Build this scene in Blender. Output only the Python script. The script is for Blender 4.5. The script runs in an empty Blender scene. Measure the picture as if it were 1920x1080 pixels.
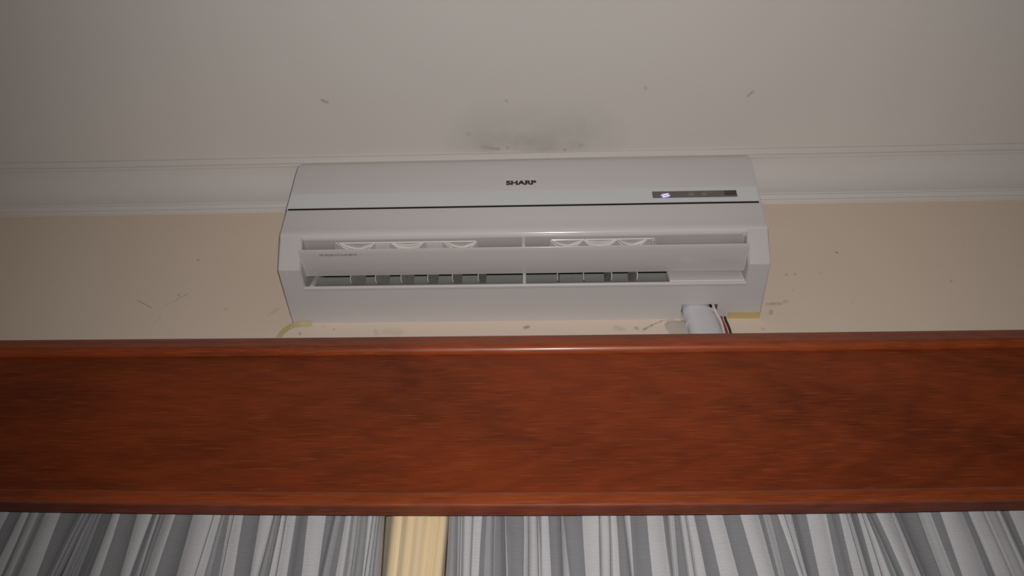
import bpy, bmesh, math, random
from mathutils import Vector, Matrix
random.seed(7)
S = bpy.context.scene
COL = S.collection

# ------------------------------------------------------------------ camera
F, PITCH, YAW, ROLL = 1577.82, 0.83632, -0.06051, 0.03224
fw = Vector((math.sin(YAW)*math.cos(PITCH), math.cos(YAW)*math.cos(PITCH), math.sin(PITCH)))
r0 = Vector((math.cos(YAW), -math.sin(YAW), 0)); u0 = r0.cross(fw)
rt = r0*math.cos(ROLL)+u0*math.sin(ROLL); up = -r0*math.sin(ROLL)+u0*math.cos(ROLL)
EYE = Vector((0, 0, 1.5))
cd = bpy.data.cameras.new('camera'); cam = bpy.data.objects.new('camera', cd); COL.objects.link(cam)
cd.sensor_width = 36; cd.lens = F/1920*36; cd.clip_start = .02
M = Matrix((rt, up, -fw)).transposed().to_4x4(); M.translation = EYE
cam.matrix_world = M
S.camera = cam

# ------------------------------------------------------------------ light and exposure
S.view_settings.view_transform = 'Standard'; S.view_settings.look = 'None'
S.view_settings.gamma = 1; S.view_settings.use_curve_mapping = False
S.view_settings.exposure = 0.0
wd = bpy.data.worlds.new('room_dusk'); S.world = wd; wd.use_nodes = True
wd.node_tree.nodes['Background'].inputs[0].default_value = (1, .93, .86, 1)
wd.node_tree.nodes['Background'].inputs[1].default_value = .07
ld = bpy.data.lights.new('camera_flash', 'SPOT'); fl = bpy.data.objects.new('camera_flash', ld); COL.objects.link(fl)
ld.energy = 40.0; ld.color = (1, .965, .945); ld.shadow_soft_size = .0045
ld.spot_size = math.radians(106); ld.spot_blend = 1.0
fpos = EYE + rt*.014 + up*.014
aim = (fw + rt*.06 + up*.16).normalized()
fl.location = fpos; fl.rotation_euler = aim.to_track_quat('-Z', 'Y').to_euler()

# ------------------------------------------------------------------ room frame
D = 1.0076            # wall plane y
UX, UZ = -.0397, 1.5+1.0334   # centre and underside height of the air conditioner
CEIL = UZ+.407
def W(x, d, h): return Vector((UX+x, D-d, UZ+h))      # unit coordinates: across, out of the wall, up
def wall_xz(px, py, d=0.0):                            # where a sight line meets the plane d in front of the wall
    v = rt*((px-960)/F)+up*((540-py)/F)+fw
    t = (D-d)/v.y; P = EYE+v*t
    return P.x, P.z

# ------------------------------------------------------------------ materials
def mat(name, col, rough=.5, spec=.5, metal=0, coat=0, bump=0, bscale=60, var=0, vscale=3, emis=None, estr=0, stretch=None, sheen=0):
    m = bpy.data.materials.new(name); m.use_nodes = True; n = m.node_tree.nodes; l = m.node_tree.links
    b = n['Principled BSDF']
    b.inputs['Base Color'].default_value = (*col, 1); b.inputs['Roughness'].default_value = rough
    b.inputs['Specular IOR Level'].default_value = spec; b.inputs['Metallic'].default_value = metal
    b.inputs['Coat Weight'].default_value = coat; b.inputs['Sheen Weight'].default_value = sheen
    tc = n.new('ShaderNodeTexCoord'); src = tc.outputs['Object']
    if stretch:
        mp = n.new('ShaderNodeMapping'); mp.inputs['Scale'].default_value = stretch; l.new(src, mp.inputs[0]); src = mp.outputs[0]
    if var:
        t = n.new('ShaderNodeTexNoise'); t.inputs['Scale'].default_value = vscale; t.inputs['Detail'].default_value = 5
        l.new(src, t.inputs['Vector'])
        mx = n.new('ShaderNodeMix'); mx.data_type = 'RGBA'; l.new(t.outputs[0], mx.inputs[0])
        mx.inputs[6].default_value = (*[c*(1-var) for c in col], 1); mx.inputs[7].default_value = (*[min(1, c*(1+var)) for c in col], 1)
        l.new(mx.outputs[2], b.inputs['Base Color'])
    if bump:
        t = n.new('ShaderNodeTexNoise'); t.inputs['Scale'].default_value = bscale; t.inputs['Detail'].default_value = 4
        l.new(src, t.inputs['Vector'])
        bp = n.new('ShaderNodeBump'); bp.inputs['Strength'].default_value = bump; bp.inputs['Distance'].default_value = .002
        l.new(t.outputs[0], bp.inputs['Height']); l.new(bp.outputs[0], b.inputs['Normal'])
    if emis:
        b.inputs['Emission Color'].default_value = (*emis, 1); b.inputs['Emission Strength'].default_value = estr
    return m

def add_marks(m, marks, axes, dirt=(.16, .14, .12), nscale=160, gain=.72):
    """scuffs and specks on a painted surface: soft capsules (a, b, radius, strength) in the surface's own two axes"""
    n = m.node_tree.nodes; l = m.node_tree.links; b = n['Principled BSDF']
    tc = n.new('ShaderNodeTexCoord'); sp = n.new('ShaderNodeSeparateXYZ'); l.new(tc.outputs['Object'], sp.inputs[0])
    nz = n.new('ShaderNodeTexNoise'); nz.inputs['Scale'].default_value = nscale; nz.inputs['Detail'].default_value = 3; l.new(tc.outputs['Object'], nz.inputs['Vector'])
    def mth(op, a, c=None, d=None, clamp=False):
        k = n.new('ShaderNodeMath'); k.operation = op; k.use_clamp = clamp
        for i, v in enumerate((a, c, d)):
            if v is None: continue
            if isinstance(v, (int, float)): k.inputs[i].default_value = v
            else: l.new(v, k.inputs[i])
        return k.outputs[0]
    X, Y = sp.outputs[axes[0]], sp.outputs[axes[1]]
    total = None
    for (ax, ay), (bx, by), rad, st in marks:
        dx, dy = bx-ax, by-ay; L2 = dx*dx+dy*dy+1e-12
        px = mth('SUBTRACT', X, ax); py = mth('SUBTRACT', Y, ay)
        t = mth('MULTIPLY', mth('ADD', mth('MULTIPLY', px, dx), mth('MULTIPLY', py, dy)), 1/L2, clamp=True)
        ex = mth('SUBTRACT', px, mth('MULTIPLY', t, dx)); ey = mth('SUBTRACT', py, mth('MULTIPLY', t, dy))
        dist = mth('SQRT', mth('ADD', mth('MULTIPLY', ex, ex), mth('MULTIPLY', ey, ey)))
        k = mth('MULTIPLY', mth('SUBTRACT', 1, mth('DIVIDE', dist, rad), clamp=True), st)
        k = mth('MULTIPLY', k, mth('MULTIPLY', nz.outputs[0], 1.9*gain))
        total = k if total is None else mth('ADD', total, k, clamp=True)
    old = b.inputs['Base Color'].links
    mx = n.new('ShaderNodeMix'); mx.data_type = 'RGBA'; l.new(total, mx.inputs[0])
    if old: l.new(old[0].from_socket, mx.inputs[6])
    else: mx.inputs[6].default_value = b.inputs['Base Color'].default_value
    mx.inputs[7].default_value = (*dirt, 1); l.new(mx.outputs[2], b.inputs['Base Color'])

def P2(px, py): return wall_xz(px, py)
def PC(px, py):
    v = rt*((px-960)/F)+up*((540-py)/F)+fw; t = (CEIL-1.5)/v.z; P = EYE+v*t
    return P.x, P.y
m_wall = mat('cream_wall_paint', (.81, .675, .555), .75, .2, bump=.12, bscale=45, var=.04, vscale=2.2)
add_marks(m_wall, [(P2(258, 563), P2(284, 577), .0014, .75), (P2(308, 572), P2(330, 563), .0016, .35), (P2(330, 563), P2(352, 551), .0014, .7),
    (P2(334, 552), P2(336, 555), .003, .5), (P2(292, 603), P2(302, 593), .0014, .35), (P2(371, 488), P2(372, 488), .0034, .9),
    (P2(422, 580), P2(424, 580), .006, .25), (P2(505, 590), P2(520, 580), .006, .22),
    (P2(1568, 473), P2(1570, 474), .0034, 1), (P2(1474, 515), P2(1475, 515), .0030, .8), (P2(1490, 514), P2(1491, 514), .003, .7), (P2(1538, 512), P2(1540, 512), .003, .35),
    (P2(1487, 544), P2(1488, 544), .0025, .4), (P2(1783, 527), P2(1784, 527), .003, .8), (P2(1807, 460), P2(1808, 460), .0025, .35), (P2(1598, 567), P2(1598, 568), .0025, .4),
    (P2(1440, 570), P2(1462, 569), .006, .5), (P2(1445, 588), P2(1446, 583), .005, .65), (P2(1470, 566), P2(1475, 565), .005, .45), (P2(1432, 618), P2(1430, 616), .005, .35),
    (P2(1207, 618), P2(1222, 610), .0035, .8), (P2(1222, 610), P2(1240, 602), .0022, .7), (P2(1240, 602), P2(1275, 597), .0018, .6), (P2(1193, 615), P2(1194, 616), .0055, .8),
    (P2(1155, 615), P2(1165, 617), .009, .3), (P2(985, 614), P2(989, 613), .0055, 1), (P2(626, 617), P2(627, 618), .003, .6), (P2(606, 612), P2(607, 612), .003, .4),
    (P2(562, 624), P2(563, 627), .004, .5), (P2(704, 620), P2(706, 626), .006, .3), (P2(725, 622), P2(748, 624), .012, .25)], (0, 2))
m_ceil = mat('white_ceiling_paint', (.77, .73, .685), .8, .2, bump=.1, bscale=20, var=.035, vscale=1.6)
add_marks(m_ceil, [(PC(604, 188), PC(614, 192), .004, .7), (PC(1402, 180), PC(1413, 171), .0035, .7), (PC(1210, 165), PC(1211, 166), .005, .5), (PC(948, 188), PC(950, 190), .004, .4),
    (PC(905, 276), PC(935, 279), .006, .5), (PC(1058, 281), PC(1059, 281), .004, .8), (PC(1088, 273), PC(1092, 272), .007, .35), (PC(877, 250), PC(878, 252), .006, .35),
    (PC(1180, 283), PC(1181, 283), .003, .9), (PC(953, 276), PC(951, 278), .004, .5)], (0, 1))
add_marks(m_ceil, [(PC(925, 272), PC(1085, 268), .110, .36), (PC(960, 280), PC(1010, 280), .05, .12)], (0, 1), (.40, .41, .37), 22, .95)
m_corn = mat('white_plaster_moulding', (.75, .705, .67), .65, .3, bump=.08, bscale=18, var=.03, vscale=4)
m_white = mat('white_plastic', (.68, .645, .63), .17, .45, var=.01, vscale=8)
m_side = mat('aged_white_plastic', (.615, .58, .57), .35, .4, var=.01, vscale=8)
m_strip = mat('silver_blue_plastic', (.74, .765, .78), .22, .5, metal=.12)
m_duct = mat('duct_plastic', (.55, .51, .48), .3, .4)
m_grey = mat('grey_duct_plastic', (.50, .505, .48), .4, .3, var=.08, vscale=30)
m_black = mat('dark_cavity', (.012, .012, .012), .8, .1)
m_vane = mat('vane_plastic', (.22, .205, .19), .35, .4)
m_vedge = mat('vane_edge_plastic', (.62, .6, .57), .3, .5)
m_disp = mat('smoked_display', (.155, .138, .13), .2, .5)
m_sens = mat('dark_receiver', (.06, .05, .046), .25, .5)
m_led = mat('lit_indicator', (.25, .22, .36), .4, .5, emis=(.55, .46, .95), estr=.22)
m_led2 = mat('lit_indicator_core', (.8, .8, .9), .4, .5, emis=(.80, .74, 1), estr=.75)
m_icon = mat('dim_indicator', (.235, .215, .205), .4, .3)
m_text = mat('grey_print', (.045, .04, .04), .5, .3)
m_text2 = mat('pale_grey_print', (.15, .135, .13), .5, .3)
m_tape = mat('yellow_masking_tape', (.60, .45, .19), .6, .3, var=.14, vscale=50)
m_tape2 = mat('pale_masking_tape', (.60, .50, .27), .6, .3, var=.14, vscale=60)
m_arm = mat('glossy_white_plastic', (.85, .82, .79), .12, .6)
m_pipe = mat('white_wrapping_tape', (.66, .64, .66), .25, .5, var=.04, vscale=40, bump=.35, bscale=70)
m_cable = mat('white_cable', (.70, .64, .60), .35, .5)
m_red = mat('red_wire', (.36, .035, .02), .35, .5)
m_blk = mat('black_wire', (.03, .03, .035), .35, .5)
m_putty = mat('grey_putty', (.56, .50, .43), .8, .2, bump=.4, bscale=60, var=.1, vscale=40)
m_rail = mat('steel_rail', (.5, .5, .5), .35, .5, metal=.9)

def wood(name, a, b_, c, coat=.05, cr=.15):
    m = bpy.data.materials.new(name); m.use_nodes = True; n = m.node_tree.nodes; l = m.node_tree.links; bs = n['Principled BSDF']
    tc = n.new('ShaderNodeTexCoord')
    def noise(scale, sc, det=6, dist=0):
        mp = n.new('ShaderNodeMapping'); mp.inputs['Scale'].default_value = sc; l.new(tc.outputs['Object'], mp.inputs[0])
        t = n.new('ShaderNodeTexNoise'); t.inputs['Scale'].default_value = scale; t.inputs['Detail'].default_value = det; t.inputs['Distortion'].default_value = dist
        l.new(mp.outputs[0], t.inputs['Vector']); return t.outputs[0]
    big = noise(1.5, (1, 1, 2.6), 7, 1.8)
    wv = n.new('ShaderNodeTexWave'); wv.wave_type = 'RINGS'; wv.rings_direction = 'SPHERICAL'
    mp = n.new('ShaderNodeMapping'); mp.inputs['Location'].default_value = (.42, 0, -2.19*2.6); mp.inputs['Scale'].default_value = (.6, 1, 2.6)
    l.new(tc.outputs['Object'], mp.inputs[0]); l.new(mp.outputs[0], wv.inputs[0])
    wv.inputs['Scale'].default_value = 11; wv.inputs['Distortion'].default_value = 9; wv.inputs['Detail'].default_value = 4; wv.inputs['Detail Scale'].default_value = 1.2
    pores = noise(300, (.085, 1, 2.0), 3)
    r1 = n.new('ShaderNodeValToRGB'); r1.color_ramp.elements[0].position = .3; r1.color_ramp.elements[1].position = .72
    r1.color_ramp.elements[0].color = (*a, 1); r1.color_ramp.elements[1].color = (*b_, 1)
    mixv = n.new('ShaderNodeMix'); mixv.inputs[0].default_value = .10; l.new(big, mixv.inputs[2]); l.new(wv.outputs[1], mixv.inputs[3]); l.new(mixv.outputs[0], r1.inputs[0])
    r2 = n.new('ShaderNodeValToRGB'); r2.color_ramp.elements[0].position = .56; r2.color_ramp.elements[1].position = .72
    r2.color_ramp.elements[0].color = (0, 0, 0, 1); r2.color_ramp.elements[1].color = (.55, .55, .55, 1); l.new(pores, r2.inputs[0])
    mx = n.new('ShaderNodeMix'); mx.data_type = 'RGBA'; l.new(r2.outputs[0], mx.inputs[0]); l.new(r1.outputs[0], mx.inputs[6]); mx.inputs[7].default_value = (*c, 1)
    r3 = n.new('ShaderNodeValToRGB'); r3.color_ramp.elements[0].position = .30; r3.color_ramp.elements[1].position = .42
    r3.color_ramp.elements[0].color = (.66, .66, .66, 1); r3.color_ramp.elements[1].color = (1, 1, 1, 1); l.new(pores, r3.inputs[0])
    m2 = n.new('ShaderNodeMix'); m2.data_type = 'RGBA'; m2.blend_type = 'MULTIPLY'; m2.inputs[0].default_value = .8
    l.new(mx.outputs[2], m2.inputs[6]); l.new(r3.outputs[0], m2.inputs[7]); l.new(m2.outputs[2], bs.inputs['Base Color'])
    bs.inputs['Roughness'].default_value = .42; bs.inputs['Specular IOR Level'].default_value = .32; bs.inputs['Coat Weight'].default_value = coat; bs.inputs['Coat Roughness'].default_value = cr
    bp = n.new('ShaderNodeBump'); bp.inputs['Strength'].default_value = .12; bp.inputs['Distance'].default_value = .001; l.new(pores, bp.inputs['Height']); l.new(bp.outputs[0], bs.inputs['Normal'])
    return m
m_wood = wood('mahogany', (.100, .018, .0045), (.235, .040, .0085), (.30, .068, .017))
m_wood2 = wood('mahogany_moulding', (.16, .030, .007), (.30, .057, .013), (.36, .09, .025), .3, .2)

def fabric(name, col, sheen=.25, rough=.5):
    m = mat(name, col, rough, .35, sheen=sheen, var=.05, vscale=60, bump=.25, bscale=500, stretch=(.25, .25, 1))
    m.node_tree.nodes['Principled BSDF'].inputs['Sheen Roughness'].default_value = .4
    return m
m_cl = fabric('silver_satin_stripe', (.60, .60, .615)); m_cm = fabric('middle_grey_satin_shade', (.37, .372, .385)); m_cd = fabric('dark_grey_satin_stripe_and_shade', (.265, .27, .285))  # the middle grey paints fold shading; the cloth's own stripes are silver and dark
m_cream = mat('cream_satin', (.92, .735, .46), .42, .4, sheen=.2, var=.05, vscale=14, stretch=(1, 1, .25))

# ------------------------------------------------------------------ mesh helpers
def mesh_obj(name, bm, m, parent=None, smooth=None):
    me = bpy.data.meshes.new(name); bmesh.ops.recalc_face_normals(bm, faces=bm.faces); bm.to_mesh(me); bm.free()
    for k in (m if isinstance(m, (list, tuple)) else [m]): me.materials.append(k)
    o = bpy.data.objects.new(name, me); COL.objects.link(o)
    if parent:
        o.parent = parent; o.matrix_parent_inverse = Matrix.Identity(4)
        q = Vector((0, 0, 0)); p = parent
        while p: q += p.location; p = p.parent
        o.location = -q if q.length else (0, 0, 0)
    if smooth is not None:
        for f in me.polygons: f.use_smooth = True
        me.set_sharp_from_angle(angle=math.radians(smooth))
    return o
def empty(name, loc, label=None, cat=None, group=None):
    o = bpy.data.objects.new(name, None); COL.objects.link(o); o.location = loc; o.empty_display_size = .05
    if label: o['label'] = label; o['category'] = cat
    if group: o['group'] = group
    return o
def tag(o, label, cat, group=None):
    o['label'] = label; o['category'] = cat
    if group: o['group'] = group
    return o
def struct(o): o['kind'] = 'structure'; return o
def rings(bm, ringlist, closed=True, caps=True, mi=0):
    vs = [[bm.verts.new(p) for p in r] for r in ringlist]
    n = len(vs[0])
    for a, b in zip(vs, vs[1:]):
        for i in range(n if closed else n-1):
            j = (i+1) % n
            f = bm.faces.new((a[i], a[j], b[j], b[i])); f.material_index = mi
    if caps and closed:
        bm.faces.new(vs[0][::-1]); bm.faces.new(vs[-1])
    return vs
def ext(bm, prof, x0, x1, closed=True, caps=True, n=1):
    """extrude a (d, h) profile across the unit from x0 to x1"""
    rings(bm, [[W(x0+(x1-x0)*i/n, d, h) for d, h in prof] for i in range(n+1)], closed, caps)
def ubox(bm, x0, x1, d0, d1, h0, h1): ext(bm, [(d0, h0), (d1, h0), (d1, h1), (d0, h1)], x0, x1)
def wbox(bm, x0, x1, y0, y1, z0, z1):
    rings(bm, [[(x, y0, z0), (x, y1, z0), (x, y1, z1), (x, y0, z1)] for x in (x0, x1)])
def tube(bm, pts, r, seg=8, sy=1.0):
    pts = [Vector(p) for p in pts]; rr = []
    prev = None
    for i, p in enumerate(pts):
        t = (pts[min(i+1, len(pts)-1)]-pts[max(i-1, 0)]).normalized()
        a = prev if prev else (Vector((0, 1, 0)) if abs(t.y) < .9 else Vector((1, 0, 0)))
        a = (a-t*a.dot(t)).normalized(); prev = a; b = t.cross(a)
        rad = r[i] if isinstance(r, (list, tuple)) else r
        rr.append([p+a*math.cos(2*math.pi*k/seg)*rad*sy+b*math.sin(2*math.pi*k/seg)*rad for k in range(seg)])
    rings(bm, rr)
def ball(bm, c, r, sub=1):
    bmesh.ops.create_icosphere(bm, subdivisions=sub, radius=r, matrix=Matrix.Translation(c))
def arc(cx, cy, r, a0, a1, n):
    return [(cx+r*math.cos(math.radians(a0+(a1-a0)*i/n)), cy+r*math.sin(math.radians(a0+(a1-a0)*i/n))) for i in range(n+1)]
def rounded(pts, radii, n=5):
    """round the corners of a closed (d, h) polygon"""
    out = []; N = len(pts)
    for i, p in enumerate(pts):
        r = radii[i]
        if r == 0: out.append(p); continue
        p = Vector(p); a = (Vector(pts[i-1])-p).normalized(); b = (Vector(pts[(i+1) % N])-p).normalized()
        ang = a.angle(b); L = r/math.tan(ang/2); c = p+(a+b).normalized()*(r/math.sin(ang/2))
        s = p+a*L-c; e = p+b*L-c; tot = s.angle(e); sg = 1 if s.x*e.y-s.y*e.x > 0 else -1
        for k in range(n+1):
            q = sg*tot*k/n; out.append((c.x+s.x*math.cos(q)-s.y*math.sin(q), c.y+s.x*math.sin(q)+s.y*math.cos(q)))
    return out

# ------------------------------------------------------------------ the setting
bm = bmesh.new(); wbox(bm, -2.6, 2.6, D, D+.15, 0, CEIL+.1); wall = struct(mesh_obj('wall_back', bm, m_wall))
bm = bmesh.new(); wbox(bm, -2.6, 2.6, -2.6, D+.15, CEIL, CEIL+.1); ceiling = struct(mesh_obj('ceiling', bm, m_ceil))
m_floor = mat('floor_tiles', (.30, .24, .19), .4, .4, var=.08, vscale=4)
bm = bmesh.new(); wbox(bm, -2.6, 2.6, -2.6, D+.15, -.1, 0); struct(mesh_obj('floor', bm, m_floor))
# plaster cornice: (out from wall, up from its lower edge); height .085, reach .074
def cornice_profile():
    p = [(0, 0), (.0065, 0.0), (.0085, .002), (.0085, .006), (.0065, .0085), (.010, .0105), (.0125, .0135), (.0125, .017), (.011, .019)]
    # cove: concave quarter towards the room
    c0 = (.013, .020); c1 = (.060, .071)
    for i in range(13):
        t = i/12; a = math.radians(90*t)
        p.append((c0[0]+(c1[0]-c0[0])*(1-math.cos(a)), c0[1]+(c1[1]-c0[1])*math.sin(a)))
    p += [(.062, .0685), (.066, .0680), (.068, .0705), (.067, .0745), (.0675, .0775), (.073, .0780), (.0765, .0800), (.0765, .085), (0, .085)]
    return p
bm = bmesh.new(); pr = cornice_profile(); base = UZ+.322
NX = 40
def wob(x): return .0012*math.sin(x*3.1+1)+.0007*math.sin(x*9.0)
rings(bm, [[(x, D-d, base+h+(wob(x) if h < .0849 else 0)) for d, h in pr] for x in [-2.6+5.2*i/NX for i in range(NX+1)]])
struct(mesh_obj('trim_1', bm, m_corn, smooth=35))

# ------------------------------------------------------------------ air conditioner
ac = empty('air_conditioner', W(0, 0, 0), 'white split wall air conditioner with its louvre flap swung open under the ceiling cornice', 'air conditioner')
HB, XO0, XO1 = .40, -.363, .3655
Wc = (.1217, 0); Cc = (.1545, .0490)
# end blocks + underside
endp = rounded([(0, 0), Wc, Cc, (.150, .052), (.156, .12), (.160, .222), (.10, .236), (0, .236)], [0, .004, .0015, 0, 0, .006, .01, 0])
def endblock(bm, xa, xb):
    # xa outer, xb inner; outer rim softened
    s = 1 if xb > xa else -1
    cxy = (.08, .11)
    def ins(e): return [(d if d < .002 else d-(e if d > .1 else 0)*1, h+(e if h < .03 and d > .003 else (-e if h > .2 else 0))) for d, h in endp]
    rl = [(xa, .004), (xa+s*.0012, .0012), (xa+s*.004, 0), (xb, 0)]
    rings(bm, [[W(x, d, h) for d, h in ins(e)] for x, e in rl])
bm = bmesh.new(); endblock(bm, -HB, XO0); endblock(bm, HB, XO1)
def undr(d1): return [(0, 0), (d1, 0), (d1, .004), (0, .004)]
lip = [(.034, 0), (.0745, 0), (.0765, -.0008), (.079, -.0016), (.0815, -.0012), (.0832, .0008), (.083, .003), (.080, .005), (.034, .005)]
full = [(0, 0)]+lip[1:-1]+[(0, .005)]
NX0, NX1 = .2665, .3262
ext(bm, full, XO0, NX0); ext(bm, lip, NX0, NX1); ext(bm, full, NX1, XO1)
housing = mesh_obj('housing', bm, m_side, ac, smooth=32)
wn = housing.modifiers.new('wn', 'WEIGHTED_NORMAL'); wn.keep_sharp = True; wn.weight = 100
# back plate and roof that close the shell
bm = bmesh.new(); ubox(bm, XO0, XO1, .0, .004, .03, .236); ubox(bm, XO0, XO1, .004, .14, .228, .236)
mesh_obj('back_plate', bm, m_side, ac)
# pipe recess walls
bm = bmesh.new(); ubox(bm, NX0-.001, NX1+.001, .034, .0355, .0048, .03); ubox(bm, NX0-.0015, NX0, .004, .0345, .0048, .03); ubox(bm, NX1, NX1+.0015, .004, .0345, .0048, .03); ubox(bm, NX0, NX1, .003, .035, .0295, .031)
mesh_obj('pipe_recess', bm, m_grey, ac)
# fascia between panel gap and opening
fa = [(.1641, .1076), (.1618, .092), (.1592, .076), (.1580, .066)]
fa += [(.1577, .060), (.1573, .0555), (.1564, .0520), (.1548, .0492), (.1525, .0473), (.1500, .0466), (.1475, .0470), (.1475, .055), (.152, .075), (.154, .1076)]
bm = bmesh.new()
rings(bm, [[W(x, d-e*(1 if d > .15 else 0), h) for d, h in fa] for x, e in ((-HB, .004), (-HB+.001, .0014), (-HB+.004, 0), (HB-.004, 0), (HB-.001, .0014), (HB, .004))])
mesh_obj('lower_fascia', bm, m_white, ac, smooth=28)
bm = bmesh.new(); ubox(bm, -.3965, .3945, .160, .1646, .1060, .1095); mesh_obj('panel_gap_shade', bm, m_black, ac)  # black strip painted in as the shade of the gap under the panel
# thin ledge above the opening
bm = bmesh.new(); ext(bm, rounded([(.1468, .0445), (.1522, .0445), (.1522, .0468), (.1468, .0468)], [.0003, .0009, 0, 0], 3), XO0+.002, XO1-.002)
mesh_obj('opening_ledge', bm, m_white, ac, smooth=40)
# front panel (rounded upper corners)
pp = [(.1600, .1098), (.1640, .1096), (.1662, .1097), (.16665, .1102), (.1668, .1125), (.1699, .1418), (.1680, .1421), (.1680, .1434), (.1704, .1436)]
pp += [(.1708, .1450), (.1731, .160), (.1762, .180), (.1785, .200), (.1797, .214), (.1795, .2215), (.1775, .2275), (.172, .2325), (.160, .2362), (.12, .239), (.12, .232), (.158, .228), (.166, .20), (.158, .13)]
def halfw(h):
    w = .3995
    if h > .214: q = min(1, (h-.214)/.022); w -= .012*(1-math.sqrt(max(0, 1-q*q)))
    return w
bm = bmesh.new()
rl = []
for s_, e in ((-1, .003), (-1, .0008), (-1, -.002), (1, -.002), (1, .0008), (1, .003)):
    ins = {.003: .003, .0008: .0009, -.002: 0}[e]; off = {.003: 0, .0008: .0008, -.002: .004}[e]
    rl.append([W(s_*(halfw(h)-off), d-ins*(1 if d > .16 else 0), h) for d, h in pp])
rings(bm, rl)
panel = mesh_obj('front_panel', bm, m_white, ac, smooth=30)
# silver-blue strip along the lower part of the panel
def on_panel(t, lift): # t 0..1 from strip bottom to top
    a = Vector((.1668, .1125)); b = Vector((.1700, .1425)); q = a+(b-a)*t; nrm = Vector((.9943, -.1063)); q = q+nrm*lift
    return q.x, q.y
def plate(bm, x0, x1, t0, t1, l0, l1, skew=0):
    a, b = on_panel(t0, l0), on_panel(t1, l0); c, d = on_panel(t1, l1), on_panel(t0, l1)
    rings(bm, [[W(x0+k, *q) for q, k in ((a, 0), (b, skew*-1), (c, skew*-1), (d, 0))], [W(x1+k, *q) for q, k in ((a, 0), (b, skew), (c, skew), (d, 0))]])
bm = bmesh.new(); plate(bm, -.3975, .3955, -.085, .965, -.0008, .0006, 0)
strip = mesh_obj('trim_strip', bm, m_strip, ac); strip['label'] = 'bluish silver strip'
mb = strip.modifiers.new('b', 'BEVEL'); mb.width = .0002; mb.segments = 2
bm = bmesh.new(); plate(bm, .2200, .3605, .20, .72, .0007, .0013)
disp = mesh_obj('display_window', bm, m_disp, strip); disp['label'] = 'smoked grey display window'
def blob(cx, t, rx, rtt, l, n=14):
    bm = bmesh.new(); ring0 = [W(cx+rx*math.cos(2*math.pi*k/n), *on_panel(t+rtt*math.sin(2*math.pi*k/n), l)) for k in range(n)]
    ring1 = [W(cx+rx*math.cos(2*math.pi*k/n), *on_panel(t+rtt*math.sin(2*math.pi*k/n), l+.0003)) for k in range(n)]
    rings(bm, [ring0, ring1]); return bm
def bar(bm, x0, t0, x1, t1, wt, l):
    a = [W(x0, *on_panel(t0-wt, l)), W(x0, *on_panel(t0+wt, l)), W(x0, *on_panel(t0+wt, l+.0002)), W(x0, *on_panel(t0-wt, l+.0002))]
    b = [W(x1, *on_panel(t1-wt, l)), W(x1, *on_panel(t1+wt, l)), W(x1, *on_panel(t1+wt, l+.0002)), W(x1, *on_panel(t1-wt, l+.0002))]
    rings(bm, [a, b])
led = mesh_obj('indicator_light', blob(.2415, .37, .0085, .19, .0013), m_led, strip); led['label'] = 'glowing violet white indicator light'
bm = bmesh.new(); bar(bm, .2355, .36, .2470, .50, .035, .0018); bar(bm, .2365, .22, .2480, .36, .035, .0018); mesh_obj('indicator_light', bm, m_led2, strip)['label'] = 'two slanted bright bars of the lit indicator'
mesh_obj('indicator_light', blob(.2846, .42, .0055, .15, .0013), m_icon, strip)['label'] = 'unlit grey indicator'
mesh_obj('indicator_light', blob(.3065, .43, .0048, .14, .0013), m_icon, strip)['label'] = 'unlit grey indicator'
bm = bmesh.new(); plate(bm, .3400, .3600, .32, .68, .0013, .0017); mesh_obj('remote_receiver', bm, m_sens, strip)['label'] = 'dark receiver square'
# lettering
def text_obj(name, s, size, sx, origin, xdir, ydir, m, parent, extr=.0001, bold=0):
    cu = bpy.data.curves.new(name, 'FONT'); cu.body = s; cu.size = size; cu.extrude = extr; cu.offset = bold; cu.align_x = 'CENTER'; cu.align_y = 'CENTER'
    tmp = bpy.data.objects.new(name+'_c', cu); COL.objects.link(tmp)
    bpy.context.view_layer.update()
    me = bpy.data.meshes.new_from_object(tmp.evaluated_get(bpy.context.evaluated_depsgraph_get()))
    bpy.data.objects.remove(tmp)
    xd = Vector(xdir).normalized(); yd = Vector(ydir).normalized(); zd = xd.cross(yd)
    Mx = Matrix((xd*sx, yd, zd)).transposed().to_4x4(); Mx.translation = Vector(origin)
    me.transform(Mx); me.name = name; me.materials.clear(); me.materials.append(m)
    o = bpy.data.objects.new(name, me); COL.objects.link(o); o.parent = parent
    o.location = -parent.location
    return o
a = Vector((.1716, .1445)); b = Vector((.1762, .180))
dd = (b-a).normalized()
q = Vector((.1731, .160))
text_obj('lettering', 'SHARP', .0135, 1.28, W(-.0012, .1733+.0003, .1615), (1, 0, 0), (0, -(.1762-.1735), .020), m_text, ac, .0003, .0006)['label'] = 'dark grey maker name print'
# louvre flap, swung nearly horizontal
f0 = Vector((.1480, .0168)); f1 = Vector((.0900, .0205))
lo = [];  hi = []
for i in range(9):
    t = i/8; p_ = f0+(f1-f0)*t; bulge = .0026*math.sin(math.pi*t)
    lo.append((p_.x, p_.y-bulge)); hi.append((p_.x, p_.y-bulge+.0028))
flp = [(f0.x+.0009, f0.y+.0014)]+[(f0.x+.0006, f0.y+.0004)]+lo+[(f1.x-.0006, f1.y+.001)]+hi[::-1]
bm = bmesh.new(); ext(bm, flp, -.3632, .3658)
m_flap = mat('flap_plastic', (.575, .54, .53), .17, .45)
flap = mesh_obj('louvre_flap', bm, m_flap, ac, smooth=40)
text_obj('lettering', 'MIST RELEASE AUTO & AIR SERVICE', .0068, .575, W(-.2985, .1392, .0155-.0002), (1, 0, 0), (0, -.058, -.0086), m_text2, ac, .0001)['label'] = 'tiny grey printed words'
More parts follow.
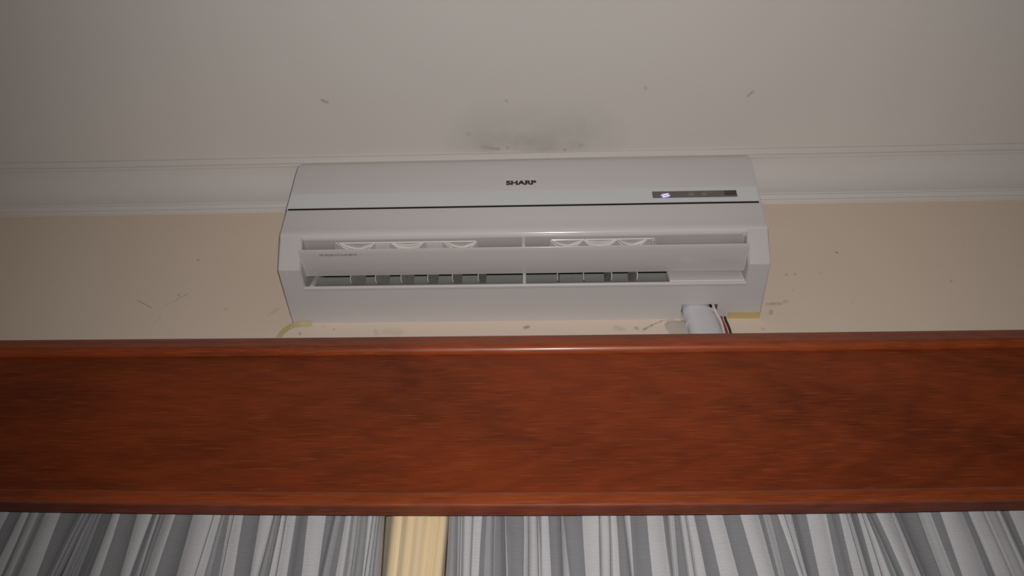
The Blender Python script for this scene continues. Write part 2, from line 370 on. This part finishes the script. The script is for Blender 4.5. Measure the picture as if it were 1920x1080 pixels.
for x in (-.352, .352):
    bm = bmesh.new(); ext(bm, [(.108, .018), (.116, .018), (.110, .045), (.102, .045)], x-.003, x+.003)
    mesh_obj('flap_arm', bm, m_side, ac)
# duct: upper liner, grey rear wall, cavity
lin = [(.1490, .0470), (.140, .0478), (.130, .0495), (.118, .0535), (.105, .060), (.090, .072), (.078, .090), (.072, .110)]
bm = bmesh.new(); ext(bm, lin+[(d+.002, h+.003) for d, h in lin[::-1]], XO0, XO1); mesh_obj('upper_duct', bm, m_duct, ac, smooth=40)
rear = [(.0800, .0046), (.070, .013), (.060, .0245), (.052, .037), (.0465, .050), (.0430, .063), (.0405, .0735)]
bm = bmesh.new(); ext(bm, rear+[(d-.003, h) for d, h in rear[::-1]], XO0, XO1); mesh_obj('rear_duct', bm, m_grey, ac, smooth=40)
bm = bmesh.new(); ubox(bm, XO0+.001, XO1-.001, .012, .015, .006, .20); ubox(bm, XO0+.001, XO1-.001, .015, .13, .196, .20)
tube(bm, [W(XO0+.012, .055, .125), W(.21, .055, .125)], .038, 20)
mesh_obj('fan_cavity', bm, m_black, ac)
# inner end cheeks of the duct
for xa, xb in ((XO0-.0005, XO0+.0012), (XO1-.0012, XO1+.0005)):
    bm = bmesh.new(); ext(bm, [(.0835, .002), (.118, .003), (.1495, .0462), (.1, .064), (.07, .064), (.05, .035)], xa, xb)
    mesh_obj('duct_cheek', bm, m_duct, ac)
bm = bmesh.new(); ext(bm, [(.0790, .004), (.0815, .006), (.066, .060), (.062, .060)], -.3555, -.3475); mesh_obj('end_post', bm, m_vedge, ac)
bm = bmesh.new(); ext(bm, [(.0800, .0052), (.083, .0056), (.072, .050), (.068, .055), (.06, .04)], .2425, XO1-.001, n=2)
mesh_obj('cover_block', bm, m_arm, ac)['label'] = 'plain white block at the right end of the outlet'
# centre rib
bm = bmesh.new(); ext(bm, [(.1475, .0475), (.1415, .030), (.130, .0225), (.088, .0245), (.0815, .0045), (.074, .012), (.085, .070)], .0012, .0064)
mesh_obj('centre_rib', bm, m_duct, ac)
# guide vanes
def vane(px_x, sh):
    # polygon (d, h, how far inwards); the blade is turned, so it moves sideways as it goes in
    pg = [(.0850, .0340, 0), (.0785, .0225, 0), (.0768, .0190, .06), (.0745, .0185, .16), (.0690, .0225, .48), (.0600, .0320, 1), (.0590, .0360, 1.02), (.0640, .0620, 1)]
    th = .0007; bm = bmesh.new()
    rings(bm, [[W(px_x+t*sh+e, d, h) for d, h, t in pg] for e in (-th, th)])
    v = mesh_obj('guide_vane', bm, m_vane, ac)
    bm = bmesh.new(); ed = pg[:4]
    rings(bm, [[W(px_x+t*sh-.0007, d+.0006, h-.0005), W(px_x+t*sh+.0007, d+.0006, h-.0005), W(px_x+t*sh+.0007, d-.0005, h+.0004), W(px_x+t*sh-.0007, d-.0005, h+.0004)] for d, h, t in ed])
    mesh_obj('vane_edge', bm, m_vedge, v)
def uxp(px): return (px-981.5)*.000885
for px, ang in ((654, .019), (702, .018), (751, .017), (802, .014), (849, .013), (898, .011), (1048, .003), (1097, .002), (1150, -.010), (1198, -.012)):
    vane(uxp(px), ang)
# vane linkage seen above the flap
def LK(px, t, lift=.0):
    d = .1455-.0235*t; h = .0478+max(0, (.145-d))**1.6*.9
    return W((px-981.5)*.000868, d, h-lift-.0022)
def linkage(x0, x1, crosses, bowls, bars_, pivots, cap):
    bm = bmesh.new()
    a = [LK(x0, .12, 0), LK(x0, .12, .003), LK(x0, 1.25, .003), LK(x0, 1.25, 0)]; b = [LK(x1, .12, 0), LK(x1, .12, .003), LK(x1, 1.25, .003), LK(x1, 1.25, 0)]
    rings(bm, [a, b]); st = mesh_obj('linkage_strip', bm, m_duct, ac)
    def curve(name, pts, r):
        bm = bmesh.new(); tube(bm, pts, r, 6); mesh_obj(name, bm, m_arm, st, smooth=60)
    curve('linkage_arm', [LK(x0+4, .12, .0035), LK(x1-4, .12, .0035)], .0012)
    for c, hw in crosses:
        for dep, off in ((.95, 0), (.6, 5)):
            curve('linkage_arm', [LK(c-hw+off+(2*hw-off)*i/10, .15+dep*.85*math.sin(math.pi*i/10)**.8, .004) for i in range(11)], .00135)
        curve('linkage_arm', [LK(c-hw*.2, .85, .004), LK(c+hw*.3, .55, .004), LK(c+hw*.95, .2, .004)], .0011)
        bm = bmesh.new(); ball(bm, LK(c+hw*.18, .72, .0045), .0022); mesh_obj('pivot', bm, m_white, st, smooth=60)
    for c, hw in bowls:
        for dep, r in ((1.0, .0015), (.72, .0021), (.35, .0010)):
            curve('linkage_arm', [LK(c-hw+2*hw*i/12, .1+dep*.8*math.sin(math.pi*i/12)**.8, .004) for i in range(13)], r)
    for p, q_ in bars_:
        bm = bmesh.new(); a = [LK(p, .3, .002), LK(p, .3, .0055), LK(p, .75, .0055), LK(p, .75, .002)]; b = [LK(q_, .3, .002), LK(q_, .3, .0055), LK(q_, .75, .0055), LK(q_, .75, .002)]
        rings(bm, [a, b]); mesh_obj('linkage_bar', bm, m_white, st)
    for p in pivots:
        bm = bmesh.new(); tube(bm, [LK(p, .85, .002), LK(p, 1.12, .0065)], .0014, 8); mesh_obj('pivot', bm, m_vedge, st, smooth=60)
    if cap:
        bm = bmesh.new(); tube(bm, [LK(cap, .05, .005), LK(cap, 1.0, .005)], .0022, 8); ball(bm, LK(cap, .2, .0055), .003); mesh_obj('linkage_end', bm, m_vedge, st, smooth=60)
linkage(624, 899, ((668, 34), (866, 31)), ((765, 31),), ((703, 731), (801, 832)), (653, 700, 749, 797, 846, 893), 634)
linkage(1035, 1236, ((1067, 30), (1189, 28)), ((1130, 31),), (), (1049, 1098, 1148, 1197), 1229)
# small corner catch at the upper right of the opening
bm = bmesh.new(); ubox(bm, .3560, .3640, .1470, .1515, .0415, .0450); mesh_obj('corner_catch', bm, m_vedge, ac)

# ------------------------------------------------------------------ pipe, cables, tape, putty
PZ = UZ-.36
def path(pts): return [W(*p) for p in pts]
bm = bmesh.new()
rl = []
for x, d, h, rx, rd in ((.2915, .0175, .024, .0232, .0150), (.2925, .0175, .000, .0242, .0155), (.2955, .0175, -.012, .0262, .0160), (.2985, .018, -.028, .0268, .0162), (.3000, .018, -.05, .0265, .0162), (.301, .018, -.10, .026, .0162), (.302, .018, -.20, .026, .0162), (.302, .018, -.36, .026, .0162)):
    rl.append([W(x+rx*math.copysign(abs(math.cos(2*math.pi*k/28))**.72, math.cos(2*math.pi*k/28)), d+rd*math.copysign(abs(math.sin(2*math.pi*k/28))**.8, math.sin(2*math.pi*k/28)), h) for k in range(28)])
rings(bm, rl); pipe = mesh_obj('wrapped_pipe', bm, m_pipe, smooth=50)
tag(pipe, 'thick pipe bundle wrapped in white tape coming out from the air conditioner', 'pipe')
bm = bmesh.new()
for hh, tl in ((-.009, .006), (-.030, .005)):
    rl = []
    for dh in (0, .0012):
        rl.append([W(.2960+.0272*math.copysign(abs(math.cos(2*math.pi*k/28))**.72, math.cos(2*math.pi*k/28)), .0178+.0168*math.copysign(abs(math.sin(2*math.pi*k/28))**.8, math.sin(2*math.pi*k/28)), hh-dh+tl*math.cos(2*math.pi*k/28)*.8) for k in range(28)])
    rings(bm, rl)
mesh_obj('wrapping_edge', bm, m_pipe, pipe, smooth=60)
bm = bmesh.new(); tube(bm, path([(.3200, .027, .020), (.3200, .027, .004), (.3205, .026, -.002), (.3245, .022, -.012), (.3285, .018, -.021), (.3300, .017, -.032), (.3305, .016, -.05), (.3305, .016, -.34)]), .0026, 10)
tag(mesh_obj('white_cable', bm, m_cable, smooth=60), 'thin white cable bending down beside the wrapped pipe', 'cable')
for nm, m, x, lab in (('red_wire', m_red, .3350, 'thin red wire hanging beside the black wire under the air conditioner'), ('black_wire', m_blk, .3412, 'thin black wire hanging to the right of the red wire')):
    bm = bmesh.new()
    off = 0 if nm == 'red_wire' else .0
    tube(bm, path([(x, .0038, .022), (x+.0005, .0038, -.002), (x+.0008, .0040, -.010), (x+.0025, .0042, -.020), (x+.0035, .0042, -.030), (x+.004, .0042, -.05), (x+.004, .0042, -.32)]), .0022, 8)
    tag(mesh_obj(nm, bm, m, smooth=60), lab, 'wire')
bm = bmesh.new(); c = Vector((.268, -.030)); n = 26
rim = [(.034+.004*math.sin(3*a_)+.003*math.cos(5*a_)) for a_ in [2*math.pi*k/n for k in range(n)]]
rings(bm, [[W(c.x+.006+rim[k]*s*math.cos(2*math.pi*k/n), dd_, c.y+rim[k]*s*math.sin(2*math.pi*k/n)*.95) for k in range(n)] for s, dd_ in ((1, .0), (.97, .0006), (.7, .0012), (.2, .0014))])
tag(mesh_obj('putty_patch', bm, m_putty, smooth=60), 'rough grey putty patch on the wall behind the wrapped pipe', 'putty')
def ribbon(name, A, B, m, th, label):
    bm = bmesh.new(); rl = []
    for a_, b_ in zip(A, B):
        a_, b_ = W(*a_), W(*b_); rl.append([a_, b_, b_+Vector((0, -th, -th*.5)), a_+Vector((0, -th, -th))])
    rings(bm, rl); return tag(mesh_obj(name, bm, m), label, 'tape')
ribbon('masking_tape', [(.3456, .0142, -.0001), (.374, .0140, -.0001), (.3995, .0136, -.0001)], [(.3462, -.0000, -.0001), (.374, .0000, -.0001), (.3995, .0002, -.0001)], m_tape, .0004, 'straight yellow masking tape strip under the lower right corner of the air conditioner')
ribbon('masking_tape', [(-.365, .0060, -.0003), (-.385, .0045, -.0003), (-.3975, .0020, -.0003), (-.405, .0006, -.002), (-.4125, .0004, -.010), (-.4185, .0004, -.020), (-.4215, .0004, -.034)],
       [(-.366, .0004, -.0078), (-.382, .0004, -.0085), (-.394, .0004, -.0105), (-.400, .0004, -.0145), (-.4045, .0004, -.0190), (-.4085, .0004, -.0250), (-.4110, .0004, -.034)], m_tape2, .0005,
       'curled yellow masking tape from the lower left air conditioner corner onto the wall')

# ------------------------------------------------------------------ wooden pelmet
pel = empty('curtain_pelmet', W(0, .18, -.35), 'long glossy reddish brown wooden pelmet board above the striped curtains', 'pelmet')
XL, XR, NB = -1.45, 1.45, 58
def sag(x, v):   # the long board bows down a little in the middle; v 0 top .. 1 bottom
    t = (x-.0)/.63; t = max(-1.6, min(1.6, t))
    return (-.0012-.0062*v)*(1-t*t)+.0004
def sweep(name, prof, m, smooth=35, parent=pel):
    bm = bmesh.new()
    rings(bm, [[W(x, d, h+sag(x, (-.2123-h)/.27)) for d, h in prof] for x in [XL+(XR-XL)*i/NB for i in range(NB+1)]])
    return mesh_obj(name, bm, m, parent, smooth=smooth)
sweep('front_board', [(.160, -.4795), (.178, -.4795), (.178, -.2160), (.160, -.2140)], m_wood)
sweep('top_moulding', [(.1781, -.2130), (.1795, -.2125), (.1815, -.2150), (.1830, -.2215), (.1845, -.2285), (.1862, -.2325), (.1868, -.2350), (.1866, -.2385), (.1850, -.2415), (.1820, -.2440), (.1790, -.2452), (.1781, -.2452)], m_wood2, 50)
sweep('bottom_moulding', [(.1781, -.4620), (.1800, -.4612), (.1812, -.4622), (.1822, -.4650), (.1824, -.4775), (.1812, -.4800), (.1781, -.4800)], m_wood2, 40)
for xe in (XL, XR-.02):
    bm = bmesh.new(); ubox(bm, xe, xe+.02, .001, .1598, -.480, -.2140); mesh_obj('end_board', bm, m_wood, pel)

# ------------------------------------------------------------------ curtain rail
rail = empty('curtain_rail', W(0, .10, -.262), 'steel curtain rail hidden behind the wooden pelmet carrying the striped curtains', 'curtain rail')
bm = bmesh.new(); tube(bm, [W(XL+.03, .115, -.262), W(XR-.03, .115, -.262)], .006, 12); mesh_obj('rod', bm, m_rail, rail, smooth=60)
for x in (-1.3, -.62, .62, 1.3):
    bm = bmesh.new(); ubox(bm, x-.006, x+.006, .0, .115, -.274, -.268); ubox(bm, x-.012, x+.012, 0, .003, -.30, -.245); mesh_obj('bracket', bm, m_rail, rail)

# ------------------------------------------------------------------ curtains
# one row per tone boundary seen in the cloth: x just under the board, x at the frame's lower edge (pixels), stripe or painted fold shade to its right, deep crease here?
L_, M_, D_ = 0, 1, 2
left = [(-20, -82, L_, 0), (17, -43, D_, 0), (41, -17, L_, 0), (54, 1, D_, 1), (59, 6, L_, 0), (74, 18, M_, 0), (85, 28, D_, 0), (89, 33, L_, 0), (118, 68, D_, 0), (156, 96, M_, 1),
 (168, 110, L_, 1), (171, 118, M_, 1), (184, 134, M_, 1), (191, 147, D_, 1), (203, 157, D_, 1), (212, 168, L_, 0), (226, 185, D_, 0), (261, 224, L_, 0), (289, 243, D_, 1), (297, 254, L_, 0), (302, 261, D_, 1),
 (315, 273, L_, 0), (331, 291, D_, 0), (341, 302, D_, 0), (364, 332, L_, 0), (403, 364, L_, 1), (418, 383, M_, 1), (424, 393, D_, 0), (433, 410, L_, 0), (440, 414, L_, 1), (457, 438, D_, 0), (489, 470, L_, 0),
 (515, 484, M_, 1), (528, 501, L_, 1), (539, 516, L_, 1), (558, 537, D_, 0), (573, 552, D_, 0), (580, 566, L_, 0), (612, 597, D_, 0), (628, 603, M_, 1), (640, 617, D_, 0), (649, 630, L_, 0), (659, 643, M_, 0), (664, 650, L_, 0),
 (671, 656, L_, 1), (678, 662, M_, 1), (692, 678, L_, 0), (701, 681, L_, 1), (708, 690, L_, 1), (713, 697, M_, 1), (717, 705, M_, 0), (727, 716, M_, 0)]
right = [(842.5, 834.5, M_, 0), (850, 846, M_, 0), (858, 854, L_, 1), (864, 859, L_, 1), (869, 864, L_, 1), (888, 881, L_, 1), (906, 898, D_, 0), (914, 908, M_, 0), (926, 925, L_, 1), (929, 928, D_, 0), (944, 949, L_, 1), (947, 953, D_, 0), (982, 982, L_, 0),
 (990, 990, L_, 1), (1007, 1009, L_, 1), (1010, 1012, M_, 1), (1016, 1015, L_, 0), (1028, 1032, D_, 0), (1052, 1055, L_, 1), (1056, 1068, D_, 0), (1091, 1100, L_, 0), (1122, 1127, L_, 1), (1141, 1145, L_, 1), (1154, 1161, D_, 0),
 (1169, 1182, L_, 1), (1181, 1187, D_, 0), (1213, 1223, L_, 0), (1242, 1258, D_, 0), (1251, 1263, L_, 1), (1262, 1273, D_, 0), (1271, 1290, L_, 1), (1283, 1304, L_, 1), (1298, 1324, D_, 0), (1322, 1350, L_, 0), (1353, 1384, D_, 0),
 (1386, 1422, L_, 0), (1419, 1454, D_, 0), (1427, 1460, L_, 1), (1440, 1471, D_, 0), (1455, 1498, L_, 0), (1468, 1506, L_, 1), (1484, 1513, D_, 1), (1512, 1536, L_, 0), (1548, 1574, D_, 0), (1557, 1585, D_, 0), (1571, 1602, L_, 0),
 (1584, 1622, L_, 1), (1591, 1630, D_, 0), (1604, 1640, L_, 0), (1613, 1654, L_, 1), (1619, 1668, M_, 0), (1627, 1682, D_, 1), (1640, 1694, L_, 0), (1671, 1714, L_, 1), (1679, 1727, D_, 1), (1720, 1767, L_, 1), (1742, 1792, D_, 0),
 (1761, 1807, L_, 0), (1801, 1850, D_, 0), (1813, 1864, L_, 1), (1844, 1896, L_, 1), (1869, 1922, L_, 1), (1877, 1932, D_, 0), (1892, 1946, L_, 0), (1930, 1986, D_, 0), (1946, 2003, L_, 0)]
def curtain(name, rows, outer_side, label, round_start, round_end):
    # continue the same cloth beyond the picture
    rows = list(rows)
    rnd = random.Random(5 if outer_side < 0 else 9)
    def cont(n, sgn):
        edge = rows[0] if sgn < 0 else rows[-1]; a_, b_ = edge[0], edge[1]; out = []; tone = edge[2]
        for i in range(n):
            w_ = rnd.choice((10, 16, 28, 34)); a_ += sgn*w_; b_ += sgn*w_*1.05; tone = D_ if tone == L_ else L_
            out.append((a_, b_, tone, 1 if rnd.random() < .35 else 0))
        return out
    if outer_side < 0: rows = cont(34, -1)[::-1]+rows
    else: rows = rows+cont(34, 1)
    base_d = .10
    zt = wall_xz(960, 958, base_d)[1]; zb = wall_xz(960, 1080, base_d)[1]
    pts = []   # (x_top, x_bottom, d, tone)
    n = len(rows)
    dep = [base_d+rnd.uniform(-.004, .004) for _ in rows]
    if round_start: dep[0] = base_d-.014
    if round_end: dep[-1] = base_d-.014
    for i, (a_, b_, tone, crease) in enumerate(rows):
        def X(px, py, d): return wall_xz(px, py, d)[0]
        xt, xb = X(a_, 958, dep[i]), X(b_, 1080, dep[i])
        prev_t = rows[i-1][2] if i else tone
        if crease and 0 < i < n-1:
            pts.append((xt-.0018, xb-.0018, dep[i]+.0010, prev_t)); pts.append((xt-.0008, xb-.0008, dep[i]-.0010, D_)); pts.append((xt+.0001, xb+.0001, dep[i]-.022, D_))  # both crease walls coloured dark to paint the shade inside the fold
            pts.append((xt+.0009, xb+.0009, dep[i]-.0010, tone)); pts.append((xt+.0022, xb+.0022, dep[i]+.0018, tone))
        else:
            pts.append((xt, xb, dep[i], tone))
        if i < n-1:
            a2, b2 = rows[i+1][0], rows[i+1][1]; x2t, x2b = X(a2, 958, dep[i+1]), X(b2, 1080, dep[i+1])
            wdt = x2t-xt
            if wdt > .006:
                amp = (.0035 if tone == L_ else -.004)*min(1, wdt/.03)
                if round_start and i == 0: amp = .006
                for t in (.25, .5, .75):
                    w4 = 4*t*(1-t)
                    pts.append((xt+(x2t-xt)*t, xb+(x2b-xb)*t, dep[i]*(1-t)+dep[i+1]*t+amp*w4, tone))
    # keep x in order
    bm = bmesh.new()
    zs = [UZ-.276, zt+.02, zt, (zt+zb)/2, zb, zb-.12, zb-.5, .9, .04]
    rl = []
    for z in zs:
        s = (zt-z)/(zt-zb); s = max(-.2, min(1.4, s)) if z > .5 else 1.4
        row = []
        for xt, xb, d, t in pts:
            row.append(Vector((xt+(xb-xt)*s + .0008*math.sin(z*23+xt*60), D-d-.0012*math.sin(z*17+xt*45), z)))
        rl.append(row)
    vs = [[bm.verts.new(p) for p in r] for r in rl]
    for a_, b_ in zip(vs, vs[1:]):
        for i in range(len(pts)-1):
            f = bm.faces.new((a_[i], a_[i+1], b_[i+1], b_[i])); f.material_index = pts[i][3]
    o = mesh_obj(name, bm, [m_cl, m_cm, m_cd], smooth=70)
    so = o.modifiers.new('s', 'SOLIDIFY'); so.thickness = .0006; so.offset = -1
    return tag(o, label, 'curtain')
curtain('striped_curtain', left, -1, 'gathered grey striped satin curtain hanging left of the cream drape', False, True)
curtain('striped_curtain', right, 1, 'gathered grey striped satin curtain hanging right of the cream drape', True, False)
# cream drape between them: px at 962, px at 1080, depth
cr = [(724, 711, .052), (732.5, 720.5, .068), (736, 724, .088), (739, 727, .094), (748, 737, .0965), (755, 742, .0905), (764, 751, .1000), (771, 759, .1005), (777, 765, .0950), (784, 772, .0995), (793, 780, .1005), (800, 786, .0945), (808, 794, .0905), (815, 800, .0955), (820.5, 807, .094), (822, 808.5, .0900), (824, 811, .0945), (832, 821, .096), (838, 828, .093), (840, 829.4, .083), (842, 831.5, .076)]
bm = bmesh.new(); rl = []
zt = wall_xz(790, 960, .095)[1]; zb = wall_xz(790, 1080, .095)[1]
for z in (UZ-.276, zt+.02, zt, (zt+zb)/2, zb, zb-.12, zb-.5, .9, .04):
    s = max(-.2, min(1.4, (zt-z)/(zt-zb)))
    rl.append([Vector((wall_xz(a_, 960, d)[0]*(1-s)+wall_xz(b_, 1080, d)[0]*s, D-d-.002*math.sin(z*9+a_*.05), z)) for a_, b_, d in cr])
rings(bm, rl, closed=False, caps=False)
o = mesh_obj('cream_drape', bm, m_cream, smooth=80); so = o.modifiers.new('s', 'SOLIDIFY'); so.thickness = .0006; so.offset = -1
sb = o.modifiers.new('ss', 'SUBSURF'); sb.levels = 1; sb.render_levels = 1
tag(o, 'narrow cream satin drape hanging between the two grey striped curtains', 'drape')
